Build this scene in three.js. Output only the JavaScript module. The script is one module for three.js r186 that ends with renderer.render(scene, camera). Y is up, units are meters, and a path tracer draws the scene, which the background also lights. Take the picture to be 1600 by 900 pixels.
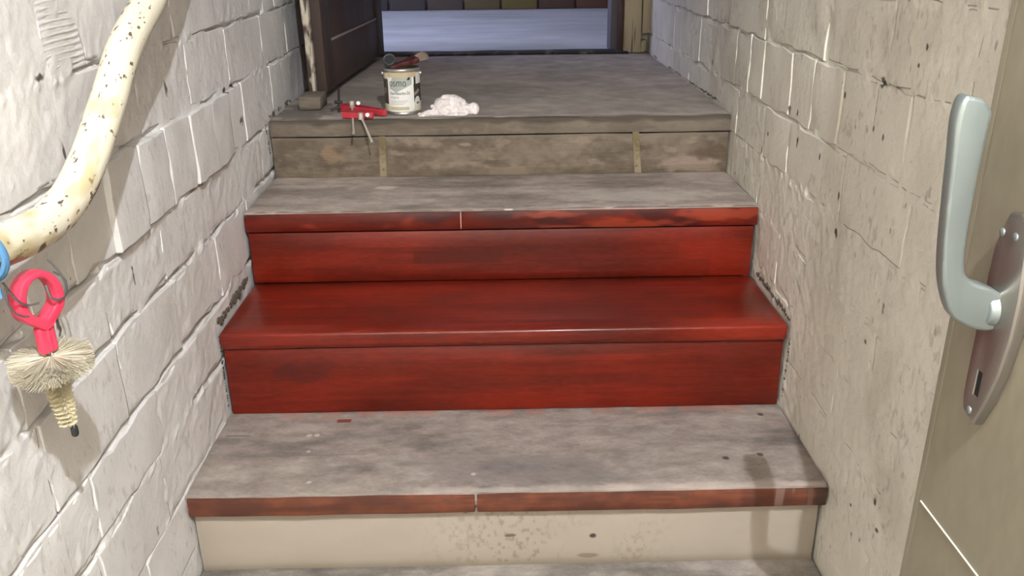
import * as THREE from 'three';
import { mergeGeometries, mergeVertices, toCreasedNormals } from 'three/addons/utils/BufferGeometryUtils.js';
import { RoundedBoxGeometry } from 'three/addons/geometries/RoundedBoxGeometry.js';
import { MarchingCubes } from 'three/addons/objects/MarchingCubes.js';
import { RectAreaLightUniformsLib } from 'three/addons/lights/RectAreaLightUniformsLib.js';

// ---------------------------------------------------------------- camera, light, exposure
const scene = new THREE.Scene();
scene.background = new THREE.Color(0.02, 0.025, 0.035);
const camera = new THREE.PerspectiveCamera(36.87, 16 / 9, 0.05, 50);
camera.position.set(0, 1.3131, 0);
camera.rotation.order = 'YXZ';
camera.rotation.set(-0.3834, -0.0126, -0.0116);
const renderer = new THREE.WebGLRenderer({ antialias: true });
renderer.toneMapping = THREE.LinearToneMapping;
renderer.toneMappingExposure = 1.0;
renderer.shadowMap.enabled = true;
RectAreaLightUniformsLib.init();

const LAMP = new THREE.Vector3(0.28, 2.40, 0.30);
const lampLight = new THREE.PointLight(new THREE.Color(0.95, 0.99, 1.06), 16, 0, 2);
lampLight.position.copy(LAMP); lampLight.castShadow = true; lampLight.shadow.radius = 0.5;
scene.add(lampLight);
const dayLight = new THREE.RectAreaLight(new THREE.Color(0.58, 0.64, 1.0), 13, 1.3, 0.9);
dayLight.position.set(-1.66, 2.35, -4.65); dayLight.lookAt(0.6, 1.0, -4.3);
scene.add(dayLight);

// ---------------------------------------------------------------- helpers
const clamp = (v, a = 0, b = 1) => v < a ? a : v > b ? b : v;
const ss = (a, b, v) => { const t = clamp((v - a) / (b - a)); return t * t * (3 - 2 * t); };
const mix = (a, b, t) => a + (b - a) * t;
const mix3 = (a, b, t) => [mix(a[0], b[0], t), mix(a[1], b[1], t), mix(a[2], b[2], t)];
function rng(seed) { let s = seed >>> 0; return () => { s = (s + 0x6D2B79F5) >>> 0; let t = Math.imul(s ^ (s >>> 15), 1 | s); t = (t + Math.imul(t ^ (t >>> 7), 61 | t)) ^ t; return ((t ^ (t >>> 14)) >>> 0) / 4294967296; }; }
function h2(x, y, s) { let n = Math.imul(x, 374761393) + Math.imul(y, 668265263) + Math.imul(s, 974634777); n = Math.imul(n ^ (n >>> 13), 1274126177); return ((n ^ (n >>> 16)) >>> 0) / 4294967296; }
function noise(x, y, s = 0) {
  const xi = Math.floor(x), yi = Math.floor(y); let fx = x - xi, fy = y - yi; fx = fx * fx * (3 - 2 * fx); fy = fy * fy * (3 - 2 * fy);
  const a = h2(xi, yi, s), b = h2(xi + 1, yi, s), c = h2(xi, yi + 1, s), d = h2(xi + 1, yi + 1, s);
  return a + (b - a) * fx + (c - a + (a - b - c + d) * fx) * fy;
}
function fbm(x, y, s = 0, o = 4) { let v = 0, a = 0.5, t = 0; for (let i = 0; i < o; i++) { v += a * noise(x, y, s + i * 17); t += a; a *= 0.5; x = x * 2.03 + 3.1; y = y * 2.03 + 1.7; } return v / t; }
const n3 = (x, y, z, s) => (noise(x + z * 0.61, y - z * 0.37, s) + noise(y + 7.3 + x * 0.29, z * 1.03 + 2.1, s + 5)) * 0.5;

function tex(w, h, fn, srgb = true) {        // fn(u, v) -> [r, g, b] 0..255, v upwards
  const d = new Uint8Array(w * h * 4);
  for (let j = 0; j < h; j++) for (let i = 0; i < w; i++) {
    const c = fn((i + 0.5) / w, (j + 0.5) / h), k = (j * w + i) * 4;
    d[k] = clamp(c[0], 0, 255); d[k + 1] = clamp(c[1], 0, 255); d[k + 2] = clamp(c[2], 0, 255); d[k + 3] = 255;
  }
  const t = new THREE.DataTexture(d, w, h, THREE.RGBAFormat);
  t.magFilter = THREE.LinearFilter; t.minFilter = THREE.LinearMipmapLinearFilter; t.generateMipmaps = true;
  t.wrapS = t.wrapT = THREE.RepeatWrapping; if (srgb) t.colorSpace = THREE.SRGBColorSpace; t.needsUpdate = true;
  return t;
}
const std = (o) => new THREE.MeshStandardMaterial(Object.assign({ roughness: 0.8, metalness: 0 }, o));
const names = {};
function numbered(n) { if (!(n in names)) { names[n] = 0; return n; } names[n]++; return n + '_' + String(names[n]).padStart(3, '0'); }
function obj(name, geo, mat, parent = scene) {
  if (Array.isArray(geo)) geo = mergeGeometries(geo.map(g => { g = g.index ? g.toNonIndexed() : g; for (const k of Object.keys(g.attributes)) if (!['position', 'normal', 'uv'].includes(k)) g.deleteAttribute(k); return g; }));
  const m = new THREE.Mesh(geo, mat); m.name = numbered(name); m.castShadow = m.receiveShadow = true; parent.add(m); return m;
}
function struct(o) { o.userData.kind = 'structure'; return o; }
function tag(o, label, category, group) { o.userData = { label, category }; if (group) o.userData.group = group; return o; }
function group(name, pos = [0, 0, 0]) { const g = new THREE.Group(); g.name = numbered(name); g.position.set(...pos); scene.add(g); return g; }
const V = (x, y, z) => new THREE.Vector3(x, y, z);
const box = (x0, x1, y0, y1, z0, z1) => { const g = new THREE.BoxGeometry(Math.abs(x1 - x0), Math.abs(y1 - y0), Math.abs(z1 - z0)); g.translate((x0 + x1) / 2, (y0 + y1) / 2, (z0 + z1) / 2); return g; };
function tube(pts, r, seg = 40, rs = 10, closed = false) { return new THREE.TubeGeometry(new THREE.CatmullRomCurve3(pts.map(p => Array.isArray(p) ? V(...p) : p), closed, 'centripetal'), seg, r, rs, closed); }
function rod(a, b, r0, r1 = r0, rs = 12) { a = V(...a); b = V(...b); const d = b.clone().sub(a), g = new THREE.CylinderGeometry(r1, r0, d.length(), rs); g.applyQuaternion(new THREE.Quaternion().setFromUnitVectors(V(0, 1, 0), d.clone().normalize())); const c = a.add(b).multiplyScalar(0.5); g.translate(c.x, c.y, c.z); return g; }
// a worn box: subdivided, edges rounded by r, every vertex nudged by noise; uv from the dominant axis, in metres
function worn(x0, x1, y0, y1, z0, z1, n, r, amp, freq, seed, uv) {
  const w = x1 - x0, h = y1 - y0, d = z1 - z0;
  let g = new THREE.BoxGeometry(w, h, d, n[0], n[1], n[2]);
  const p = g.attributes.position, nn = g.attributes.normal, u = g.attributes.uv;
  const hw = w / 2, hh = h / 2, hd = d / 2;
  for (let i = 0; i < p.count; i++) {
    let x = p.getX(i), y = p.getY(i), z = p.getZ(i);
    const remap = (v, H, seg) => seg < 3 ? v : (Math.abs(v) > H - 2 * H / seg - 1e-6 && Math.abs(v) < H - 1e-6 ? Math.sign(v) * (H - r) : v);   // keep a ring near the edge
    x = remap(x, hw, n[0]); y = remap(y, hh, n[1]); z = remap(z, hd, n[2]);
    const cx = clamp(x, -hw + r, hw - r), cy = clamp(y, -hh + r, hh - r), cz = clamp(z, -hd + r, hd - r);
    const v = V(x - cx, y - cy, z - cz), L = v.length(); if (L > 1e-9 && L > r * 1.01) { v.multiplyScalar(r / L); x = cx + v.x; y = cy + v.y; z = cz + v.z; }
    const X = x + (x0 + x1) / 2, Y = y + (y0 + y1) / 2, Z = z + (z0 + z1) / 2;
    const dx = (n3(X * freq, Y * freq, Z * freq, seed) - 0.5) * 2 * amp, dy = (n3(X * freq + 31, Y * freq, Z * freq, seed + 1) - 0.5) * 2 * amp, dz = (n3(X * freq, Y * freq + 17, Z * freq, seed + 2) - 0.5) * 2 * amp;
    p.setXYZ(i, X + dx, Y + dy, Z + dz);
    const ax = Math.abs(nn.getX(i)), ay = Math.abs(nn.getY(i));
    const c = uv ? uv(X, Y, Z, ax > 0.5 ? 0 : ay > 0.5 ? 1 : 2) : (ax > 0.5 ? [Z, Y] : ay > 0.5 ? [X, -Z] : [X, Y]);
    u.setXY(i, c[0], c[1]);
  }
  g.deleteAttribute('normal');
  return toCreasedNormals(g.index ? g.toNonIndexed() : g, 0.9);
}

// ---------------------------------------------------------------- measures (metres; floor of the lower corridor is y = 0)
const T = [0.19, 0.3712, 0.5663, 0.739, 0.8897];               // tread heights
const ZF = [1.04, 1.3314, 1.6216, 1.9008, 2.2174].map(v => -v);  // front edge of each tread
const ZR = [1.06, 1.3515, 1.633, 1.907, 2.2205].map(v => -v);    // riser faces
const xL = (z) => -0.5796 + 0.0068 * z, xR = (z) => 0.6004 + 0.0006 * z;
const stairTop = (z) => z > ZF[0] ? 0 : z > ZF[1] ? T[0] : z > ZF[2] ? T[1] : z > ZF[3] ? T[2] : z > ZF[4] ? T[3] : T[4];

// ---------------------------------------------------------------- painted masonry
const reliefMap = tex(1024, 1024, (u, v) => { const x = u * 1.0, y = v * 1.0; const f = fbm(x * 60, y * 60, 3, 4), g = noise(x * 260, y * 260, 9), k = fbm(x * 14, y * 14, 21, 3); const b = 128 + (f - 0.5) * 150 + (g - 0.5) * 40 + (k - 0.5) * 120; return [b, b, b]; }, false);
// flecks: [z, y, radius z, radius y] dark chips in the paint, kept where the photograph shows them
const chipsL = [[-1.565, 1.078, .006, .018], [-1.14, 1.155, .012, .005], [-1.16, 1.055, .004, .012], [-2.0, 0.934, .016, .012], [-1.05, 0.845, .006, .02], [-1.30, 0.82, .003, .02], [-1.9, 1.018, .014, .006], [-1.98, 1.017, .01, .005]];
const chipsR = ([[-1.235, 1.168, .006, .009], [-1.50, 1.058, .006, .01], [-1.37, 1.025, .005, .008], [-1.71, 0.93, .006, .016], [-1.90, 0.905, .007, .012], [-1.47, 0.885, .006, .012], [-1.28, 0.69, .007, .007], [-1.16, 0.46, .006, .01], [-1.24, 0.395, .006, .006], [-1.22, 0.35, .006, .01], [-1.14, 0.42, .012, .006], [-1.02, .21, .008, .014], [-1.46, .82, .012, .012], [-1.58, 0.93, .006, .008], [-1.33, 1.02, .004, .01], [-1.73, .985, .006, .01], [-1.78, .98, .01, .012], [-1.25, 1.14, .006, .005], [-1.43, 1.245, .01, .008], [-1.36, 1.10, .008, .012], [-1.94, .862, .006, .012]]).map(q => [q[0], q[1], q[2] * 0.75, q[3] * 0.75]);
function paintTexture(base, dirt, chips, seed, chipDensity, lowDirt) {
  const W = 2048, H = 1152, ZS = 2.6, YS = 1.4625;      // covers z -0.3 .. -2.9 , y 0.15 .. 1.6125
  const r = rng(seed), list = chips.slice();
  for (let i = 0; i < chipDensity; i++) { const k = Math.pow(r(), 3); list.push([-0.3 - r() * ZS, 0.15 + r() * YS, .0012 + .0035 * k, .002 + .009 * k, 0.15 + 0.5 * r() * r()]); }
  const cells = new Map();
  for (const c of list) for (let a = Math.floor((c[0] - .03) * 10); a <= Math.floor((c[0] + .03) * 10); a++) for (let b = Math.floor((c[1] - .03) * 10); b <= Math.floor((c[1] + .03) * 10); b++) { const k = a * 1000 + b; if (!cells.has(k)) cells.set(k, []); cells.get(k).push(c); }
  return tex(W, H, (u, v) => {
    const z = -0.3 - u * ZS, y = 0.15 + v * YS;
    const broad = fbm(z * 3.1, y * 3.1, seed, 3), mid = fbm(z * 17, y * 13, seed + 40, 4), fine = noise(z * 420, y * 420, seed + 80);
    let c = base.map((q) => q + (broad - 0.5) * 16 + (mid - 0.5) * 18 + (fine - 0.5) * 5);
    const st = ss(0.56, 0.78, fbm(z * 9, y * 6, seed + 120, 5)) * lowDirt;
    c = mix3(c, dirt, st * 0.45);
    const sm = ss(0.6, 0.78, fbm(z * 120, y * 52, seed + 160, 4)) * ss(0.42, 0.66, fbm(z * 7, y * 7, seed + 170, 2));
    c = mix3(c, [dirt[0] * 0.8, dirt[1] * 0.8, dirt[2] * 0.8], sm * 0.55 * lowDirt);
    const L = cells.get(Math.floor(z * 10) * 1000 + Math.floor(y * 10));
    if (L) for (const q of L) { const wob = (noise(z * 150, y * 150, seed + 7) - 0.5) * 0.9; const d = Math.hypot((z - q[0]) / q[2], (y - q[1]) / q[3]) + wob; const a = (1 - ss(0.45, 1.1, d)) * (q[4] ?? 0.8); if (a > 0) c = mix3(c, [58, 50, 42], a); }
    return c;
  });
}
const reliefWall = reliefMap.clone(); reliefWall.repeat.set(4, 2.25); reliefWall.needsUpdate = true;
const wallUV = (z, y) => [(-z - 0.3) / 2.6, (y - 0.15) / 1.4625];
const mWallL = std({ map: paintTexture([219, 215, 211], [158, 150, 139], chipsL, 11, 150, 0.35), bumpMap: reliefWall, bumpScale: 0.0012, roughness: 0.62 });
const mWallR = std({ map: paintTexture([222, 216, 201], [164, 155, 136], chipsR, 57, 520, 0.55), bumpMap: reliefWall, bumpScale: 0.0012, roughness: 0.6 });

// brick courses: bed joint heights and, per course, the upright joints (z), read off the two walls
const fill = (list, pitch) => { const a = list.slice(); while (a[0] < -0.05) a.unshift(a[0] + pitch); while (a[a.length - 1] > -3.5) a.push(a[a.length - 1] - pitch); return a; };
const LEFT = {
  beds: [0.02, 0.135, 0.25, 0.375, 0.503, 0.618, 0.758, 0.873, 1.018, 1.147, 1.27, 1.397, 1.522, 1.648],
  joints: [fill([-1.0, -1.25], .25), fill([-1.1, -1.35], .25), fill([-0.9, -1.15], .25), fill([-1.02, -1.27], .25), fill([-1.04, -1.30, -1.55], .25), fill([-0.95, -1.195, -1.45, -1.70], .25), fill([-0.93, -1.19, -1.43, -1.69, -1.94, -2.13], .25),
    fill([-1.12, -1.255, -1.38, -1.51, -1.64, -1.775, -1.905, -2.025, -2.175], .127), fill([-0.9, -1.16, -1.43, -1.685, -1.95, -2.255, -2.53], .255), fill([-1.03, -1.16, -1.277, -1.53, -1.64, -1.90, -2.05, -2.18, -2.305, -2.43], .25), fill([-1.1, -1.35], .25), fill([-1.0, -1.125], .125), fill([-1.1, -1.35], .25)],
};
const RIGHT = {
  beds: [0.02, 0.13, 0.245, 0.36, 0.48, 0.6, 0.722, 0.845, 0.963, 1.10, 1.225, 1.35, 1.475, 1.6],
  joints: [fill([-1.0, -1.25], .25), fill([-1.1, -1.35], .25), fill([-0.9, -1.15], .25), fill([-1.02, -1.27], .25), fill([-1.12, -1.37], .25), fill([-1.25, -1.5], .25), fill([-1.27, -1.525, -1.685], .125), fill([-1.205, -1.46, -1.76, -1.93, -2.165, -2.465, -2.76, -3.07], .26),
    fill([-1.25, -1.375, -1.51, -1.655, -1.785, -1.98, -2.09, -2.22, -2.36, -2.495, -2.63, -2.76, -2.89, -3.03, -3.155], .13), fill([-1.1, -1.35, -1.615, -1.865, -1.995, -2.31, -2.56], .25), fill([-1.2, -1.45], .25), fill([-1.05, -1.175], .125), fill([-1.2, -1.45], .25)],
};
function grid(nu, nv, at) {        // at(i / nu, j / nv) -> [x, y, z, u, v]; faces wound so that flip decides the side
  const p = [], u = [], ix = [];
  for (let j = 0; j <= nv; j++) for (let i = 0; i <= nu; i++) { const q = at(i, j); p.push(q[0], q[1], q[2]); u.push(q[3], q[4]); }
  for (let j = 0; j < nv; j++) for (let i = 0; i < nu; i++) { const a = j * (nu + 1) + i, b = a + 1, c = a + nu + 1, d = c + 1; ix.push(a, b, d, a, d, c); }
  return { p, u, ix };
}
function toGeo(g, flip) {
  const b = new THREE.BufferGeometry(); b.setAttribute('position', new THREE.Float32BufferAttribute(g.p, 3)); b.setAttribute('uv', new THREE.Float32BufferAttribute(g.u, 2));
  if (flip) for (let i = 0; i < g.ix.length; i += 3) { const t = g.ix[i]; g.ix[i] = g.ix[i + 1]; g.ix[i + 1] = t; }
  b.setIndex(g.ix); b.computeVertexNormals(); return b;
}
function buildWall(name, side, X, L, mat, seed, opt) {
  const sgn = side, flip = side > 0;              // side +1: faces +x (left wall), -1: faces -x
  // mortar bed: a lumpy skin behind and between the bricks, cracked along some bed joints
  const z0 = 0.02, z1 = -3.56, y0 = -0.02, y1 = 1.66, st = 0.005, nu = Math.round((z0 - z1) / st), nv = Math.round((y1 - y0) / st);
  const mg = grid(nu, nv, (i, j) => {
    const z = z0 + (z1 - z0) * i / nu, y = y0 + (y1 - y0) * j / nv;
    let h = opt.mortar(z, y) + (fbm(z * 45, y * 45, seed, 3) - 0.5) * opt.lump;
    for (let k = 0; k < L.beds.length; k++) { const d = Math.abs(y - L.beds[k] - (noise(z * 14, k * 3.3, seed + 3) - 0.5) * 0.012); if (d < 0.012) h += opt.squeeze * (1 - ss(0.004, 0.012, d)) * ss(0.45, 0.8, fbm(z * 85, y * 85, seed + 6, 3)) * ss(0.35, 0.6, noise(z * 7, k * 2.7, seed + 12)); h -= 0.026 * opt.crack(k, z) * (1 - ss(0.002, 0.008, d)) * ss(0.40, 0.58, fbm(z * 9, k * 5.1, seed + 4, 3)); }
    return [X(z) + sgn * h, y, z, ...wallUV(z, y)];
  });
  const slab = side > 0 ? box(-0.86, -0.632, -0.15, 3.1, 1.75, -3.75) : box(0.632, 0.86, -0.15, 3.1, 1.75, -3.75);
  { const p = slab.attributes.position, u = slab.attributes.uv; for (let i = 0; i < p.count; i++) u.setXY(i, ...wallUV(p.getZ(i), p.getY(i))); }
  const w = struct(obj(name, [toGeo(mg, flip), slab], mat));
  const r = rng(seed + 99);
  for (let k = 0; k < L.joints.length; k++) {
    const yb = L.beds[k], yt = L.beds[k + 1], js = L.joints[k];
    for (let q = 0; q + 1 < js.length; q++) {
      const za = js[q], zb = Math.max(js[q + 1], -3.55); const rnd = [r(), r(), r(), r()];
      if (za - zb < 0.05 || yt < stairTop((za + zb) / 2) - 0.02 || za > 0.02) continue;
      const gap = opt.gap(za, yb) * 0.5, len = za - zb - gap * 2, hgt = yt - yb - gap * 2;
      const proud = opt.proud(k, (za + zb) / 2, (yb + yt) / 2, rnd[0]), tz = (rnd[1] - 0.5) * opt.tilt, ty = (rnd[2] - 0.5) * opt.tilt;
      const grooved = opt.grooved && k === 9 && Math.abs(za + 1.16) < 0.01;
      const nz = Math.max(4, Math.round(len / 0.026)), ny = grooved ? 54 : 5, sd = seed + k * 37 + q * 11;
      const ring = (i, n, l) => { const q = 0.003 / l; return i <= 1 ? 0 : i === 2 ? q : i === n + 2 ? 1 - q : i >= n + 3 ? 1 : mix(q, 1 - q, (i - 2) / n); };
      const g = grid(nz + 4, ny + 4, (i, j) => {
        const ie = i === 0 || i === nz + 4, je = j === 0 || j === ny + 4;
        const a = ring(i, nz, len), b = ring(j, ny, hgt);
        const e = Math.min(a * len, (1 - a) * len), f = Math.min(b * hgt, (1 - b) * hgt), rd = 0.007;
        let z = za - gap - a * len, y = yb + gap + b * hgt;
        const wob = opt.wobble; z += (noise(z * 30, y * 30, sd) - 0.5) * wob * (1 - ss(0, 0.03, e)); y += (noise(z * 22, y * 30 + 50, sd + 1) - 0.5) * wob * 1.4 * (1 - ss(0, 0.03, f));
        { const kb = b < 0.5 ? k : k + 1, op = 0.008 * opt.crack(kb, z) * ss(0.38, 0.66, fbm(z * 16, kb * 7.7 + (b < 0.5 ? 0 : 3), seed + 8, 3)); y += (b < 0.5 ? op : -op) * (1 - ss(0, 0.022, f)); }
        let h = proud + tz * (a - 0.5) + ty * (b - 0.5) + (fbm(z * 24, y * 24, seed + 5, 3) - 0.5) * opt.rough;
        const chip = ss(0.62, 0.8, noise(z * 26, y * 26, sd + 9)) * (1 - ss(0.0, 0.03, Math.min(e, f)));
        h -= 0.003 * chip;
        if (e < 1e-6) h -= 0.0005; if (f < 1e-6) h -= 0.0005;
        if (grooved && f > 0.006 && e > 0.006) h += ((j >> 1) & 1 ? 0.0011 : -0.0011);
        if (ie || je) h = -0.03;
        return [X(z) + sgn * h, y, z, ...wallUV(z, y)];
      });
      obj('brick', toGeo(g, flip), mat, w);
    }
  }
  return w;
}
const wallLeft = buildWall('wall_left', 1, xL, LEFT, mWallL, 401, {
  gap: (z, y) => 0.0035, wobble: 0.006, rough: 0.0035, tilt: 0.003, lump: 0.0045, squeeze: 0.0042, grooved: true,
  mortar: () => -0.0008, crack: (k, z) => ({ 4: 0.7, 5: 1, 6: 0.75, 7: z > -1.2 || z < -1.75 ? 0.9 : 0.3, 8: 0.35, 9: 0.35 })[k] || 0.2,
  proud: (k, z, y, r) => (k === 7 && z < -1.2 && z > -1.95 ? 0.009 : k === 6 ? -0.0015 : 0) + (r - 0.5) * 0.0032,
});
const wallRight = buildWall('wall_right', -1, xR, RIGHT, mWallR, 733, {
  gap: (z, y) => y > 0.8 ? 0.004 : 0.008, wobble: 0.007, rough: 0.0032, tilt: 0.003, lump: 0.005, squeeze: 0.003,
  mortar: (z, y) => y > 0.84 ? mix(-0.0008, -0.0002, ss(-1.8, -1.2, z)) : 0, crack: (k, z) => k === 8 || k === 9 ? 0.12 : 0.03,
  proud: (k, z, y, r) => (k >= 7 ? mix(0.0010, 0.0002, ss(-1.8, -1.2, z)) : -0.0004) + (r - 0.5) * (k >= 7 ? mix(0.0034, 0.0012, ss(-1.8, -1.2, z)) : 0.0008),
});
// broken mortar beside the red tread on both sides
const mDirtyMortar = std({ map: tex(256, 256, (u, v) => { const f = fbm(u * 14, v * 14, 5, 5); return mix3([88, 76, 62], [176, 166, 148], ss(0.35, 0.68, f)); }), roughness: 0.95, bumpMap: reliefMap, bumpScale: 0.004 });
function mortarPatch(parent, X, sgn, pts, wdt, seed) {   // lumps along a line on the wall
  const r = rng(seed), gs = [];
  for (let i = 0; i + 1 < pts.length; i++) { const a = pts[i], b = pts[i + 1], n = Math.max(2, Math.round(Math.hypot(b[0] - a[0], b[1] - a[1]) / 0.0065)); for (let k = 0; k < n; k++) { const t = (k + r()) / n, s = wdt * (0.3 + 1.0 * r() * r()); const g = new THREE.IcosahedronGeometry(s, 1); const p = g.attributes.position, o = r() * 50; for (let q = 0; q < p.count; q++) { const m = 0.65 + 0.7 * n3(p.getX(q) / s * 1.4 + o, p.getY(q) / s * 1.4, p.getZ(q) / s * 1.4, seed); p.setXYZ(q, p.getX(q) * m * 0.35, p.getY(q) * m * 0.8, p.getZ(q) * m); } g.computeVertexNormals(); const z = mix(a[0], b[0], t); g.translate(X(z) + sgn * 0.000, mix(a[1], b[1], t) + (r() - 0.4) * wdt, z); gs.push(g); } }
  const m = obj('broken_mortar', gs, mDirtyMortar, parent); m.userData.label = 'rough broken brown mortar along the red tread'; return m;
}
mortarPatch(wallLeft, xL, 1, [[-1.89, 0.585], [-1.64, 0.578]], 0.012, 3);
mortarPatch(wallLeft, xL, 1, [[-1.64, 0.56], [-1.635, 0.39]], 0.005, 4);
mortarPatch(wallLeft, xL, 1, [[-2.2, 0.885], [-2.22, 0.80]], 0.006, 14);
mortarPatch(wallRight, xR, -1, [[-1.89, 0.582], [-1.63, 0.572]], 0.009, 5);
mortarPatch(wallRight, xR, -1, [[-1.62, 0.56], [-1.63, 0.39]], 0.0045, 6);
mortarPatch(wallRight, xR, -1, [[-2.25, 0.90], [-2.8, 0.893], [-3.4, 0.893]], 0.005, 7);
mortarPatch(wallLeft, xL, 1, [[-2.25, 0.895], [-2.5, 0.893]], 0.008, 8);

// ---------------------------------------------------------------- shell: floors, ceilings, end walls
const mPlaster = std({ color: 0xd8d3c8, roughness: 0.9 });
const mConcrete = std({ map: tex(512, 512, (u, v) => { const f = fbm(u * 8, v * 8, 31, 5); const b = 118 + (f - 0.5) * 70; return [b, b * 0.97, b * 0.92]; }), roughness: 0.9 });
struct(obj('floor', box(-0.63, 0.63, -0.15, 0, 1.7, -1.06), mConcrete));
struct(obj('ceiling', box(-0.63, 0.63, 2.56, 2.7, 1.75, -0.04), mPlaster));
struct(obj('wall_lintel', box(-0.63, 0.63, 2.275, 3.1, 0.0, -0.04), mPlaster));
struct(obj('ceiling', box(-0.63, 0.63, 2.98, 3.1, 0.0, -3.75), mPlaster));
struct(obj('wall_front', box(-0.86, 0.86, -0.15, 2.7, 1.6, 1.75), mPlaster));
const ZB = -3.53, ZB2 = -3.7;
struct(obj('wall_back', [box(-0.632, -0.52, 0.8895, 3.1, ZB - 0.02, ZB2), box(0.50, 0.632, 0.8895, 3.1, ZB - 0.055, ZB2), box(-0.52, 0.50, 2.87, 3.1, ZB, ZB2)], mPlaster));
// far room beyond the doorway, with daylight from a window on the left
const mFarFloor = std({ map: tex(512, 512, (u, v) => { const f = fbm(u * 4, v * 6, 77, 5), g = fbm(u * 24, v * 34, 78, 3); const b = 188 + (f - 0.5) * 70 + (g - 0.5) * 25; return [b, b, b * 0.99]; }), roughness: 0.75 });
{ const g = box(-1.75, 1.9, 0.74, 0.884, ZB2 + 0.01, -6.2); struct(obj('floor', g, mFarFloor)); }
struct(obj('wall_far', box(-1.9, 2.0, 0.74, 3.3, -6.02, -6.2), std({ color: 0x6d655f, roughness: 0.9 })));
struct(obj('wall_far_left', [box(-1.9, -1.75, 0.74, 1.85, ZB2, -6.02), box(-1.9, -1.75, 2.85, 3.3, ZB2, -6.02), box(-1.9, -1.75, 1.85, 2.85, ZB2, -3.95), box(-1.9, -1.75, 1.85, 2.85, -5.35, -6.02)], mPlaster));
struct(obj('wall_far_right', box(1.85, 2.0, 0.74, 3.3, ZB2, -6.02), mPlaster));
struct(obj('wall_far_front', [box(-1.9, -0.86, 0.74, 3.3, ZB2 + 0.12, ZB2), box(0.86, 2.0, 0.74, 3.3, ZB2 + 0.12, ZB2)], mPlaster));
struct(obj('ceiling', box(-1.9, 2.0, 3.1, 3.3, ZB2 + 0.12, -6.2), mPlaster));
{ const w = new THREE.Group(); w.name = 'window_1'; struct(w); scene.add(w);
  obj('window_frame', [box(-1.82, -1.74, 1.85, 1.9, -3.95, -5.35), box(-1.82, -1.74, 2.8, 2.85, -3.95, -5.35), box(-1.82, -1.74, 1.9, 2.8, -3.95, -4.0), box(-1.82, -1.74, 1.9, 2.8, -5.3, -5.35), box(-1.82, -1.74, 1.9, 2.8, -4.63, -4.67)], std({ color: 0xcfcac0 }), w);
  for (const [a, b] of [[-4.0, -4.63], [-4.67, -5.3]]) obj('pane', box(-1.785, -1.78, 1.9, 2.8, a, b), std({ color: 0x8899bb, emissive: new THREE.Color(0.42, 0.56, 1.0), emissiveIntensity: 0.8 }), w); }
// a low course of bricks at the foot of the far wall
{ const cols = [0x4c4846, 0x544c48, 0x5c5046, 0x6a5c40, 0x726438, 0x5c4234, 0x644636, 0x6a5a44, 0x50443e]; let x = -1.2, i = 0; const far = scene.getObjectByName('wall_far');
  while (x < 1.2) { const w = 0.232; obj('brick', worn(x, x + w, 0.886, 0.955, -6.035, -5.985, [6, 2, 1], 0.004, 0.003, 20, i + 60), std({ color: cols[Math.min(cols.length - 1, Math.floor(i * cols.length / 10))], roughness: 0.9 }), far); x += w + 0.014; i++; } }

// ---------------------------------------------------------------- doorway at the top: threshold, right-hand frame
const mDarkWood = std({ map: tex(512, 512, (u, v) => { const f = fbm(u * 40, v * 3, 91, 4), g = fbm(u * 4, v * 4, 92, 4); return mix3([58, 42, 36], [86, 68, 58], clamp((f - 0.3) * 0.9 + (g - 0.5) * 0.5)); }), roughness: 0.6 });
const mThreshold = std({ map: tex(256, 128, (u, v) => { const f = fbm(u * 30, v * 5, 95, 4); return mix3([40, 36, 33], [96, 90, 82], ss(0.5, 0.8, f)); }), roughness: 0.8 });
struct(obj('trim_1', worn(-0.53, 0.515, 0.872, 0.899, -3.60, -3.50, [40, 2, 3], 0.004, 0.003, 9, 5, (x, y, z) => [x, z * 3]), mThreshold));
const mCream = std({ map: tex(256, 512, (u, v) => { const f = fbm(u * 20, v * 6, 97, 5), g = fbm(u * 6, v * 3, 98, 3); let c = mix3([206, 194, 164], [178, 164, 134], g); c = mix3(c, [92, 78, 60], ss(0.62, 0.74, f) * (1 - v * 0.6)); return c; }), roughness: 0.7 });
const mFrame = std({ color: 0x4a3128, roughness: 0.6 });
{ const t = new THREE.Group(); t.name = 'trim_2'; struct(t); scene.add(t);
  const uvp = (x, y, z) => [x * 4, (y - 0.89) / 2.0];
  obj('post_board', worn(0.497, 0.566, 0.890, 2.9, ZB - 0.055, ZB + 0.005, [4, 30, 2], 0.004, 0.002, 14, 7, uvp), mCream, t);
  obj('post_board', worn(0.5675, 0.602, 0.965, 2.9, ZB - 0.055, ZB + 0.010, [3, 30, 2], 0.003, 0.003, 12, 8, uvp), mCream, t);
  const stub = obj('broken_board', worn(0.5675, 0.590, 0.889, 0.94, ZB - 0.055, ZB + 0.002, [3, 5, 2], 0.004, 0.006, 30, 9, uvp), mCream, t); stub.userData.label = 'broken stub at the foot of the cream post';
  obj('door_stop', worn(0.478, 0.4965, 0.890, 2.9, ZB - 0.075, ZB - 0.01, [2, 24, 2], 0.003, 0.002, 14, 17), mFrame, t);
  obj('reveal_board', worn(0.452, 0.480, 0.890, 2.9, ZB2 - 0.01, ZB - 0.06, [2, 24, 2], 0.003, 0.001, 14, 18), std({ color: 0x6f6a72, roughness: 0.7 }), t); }

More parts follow.
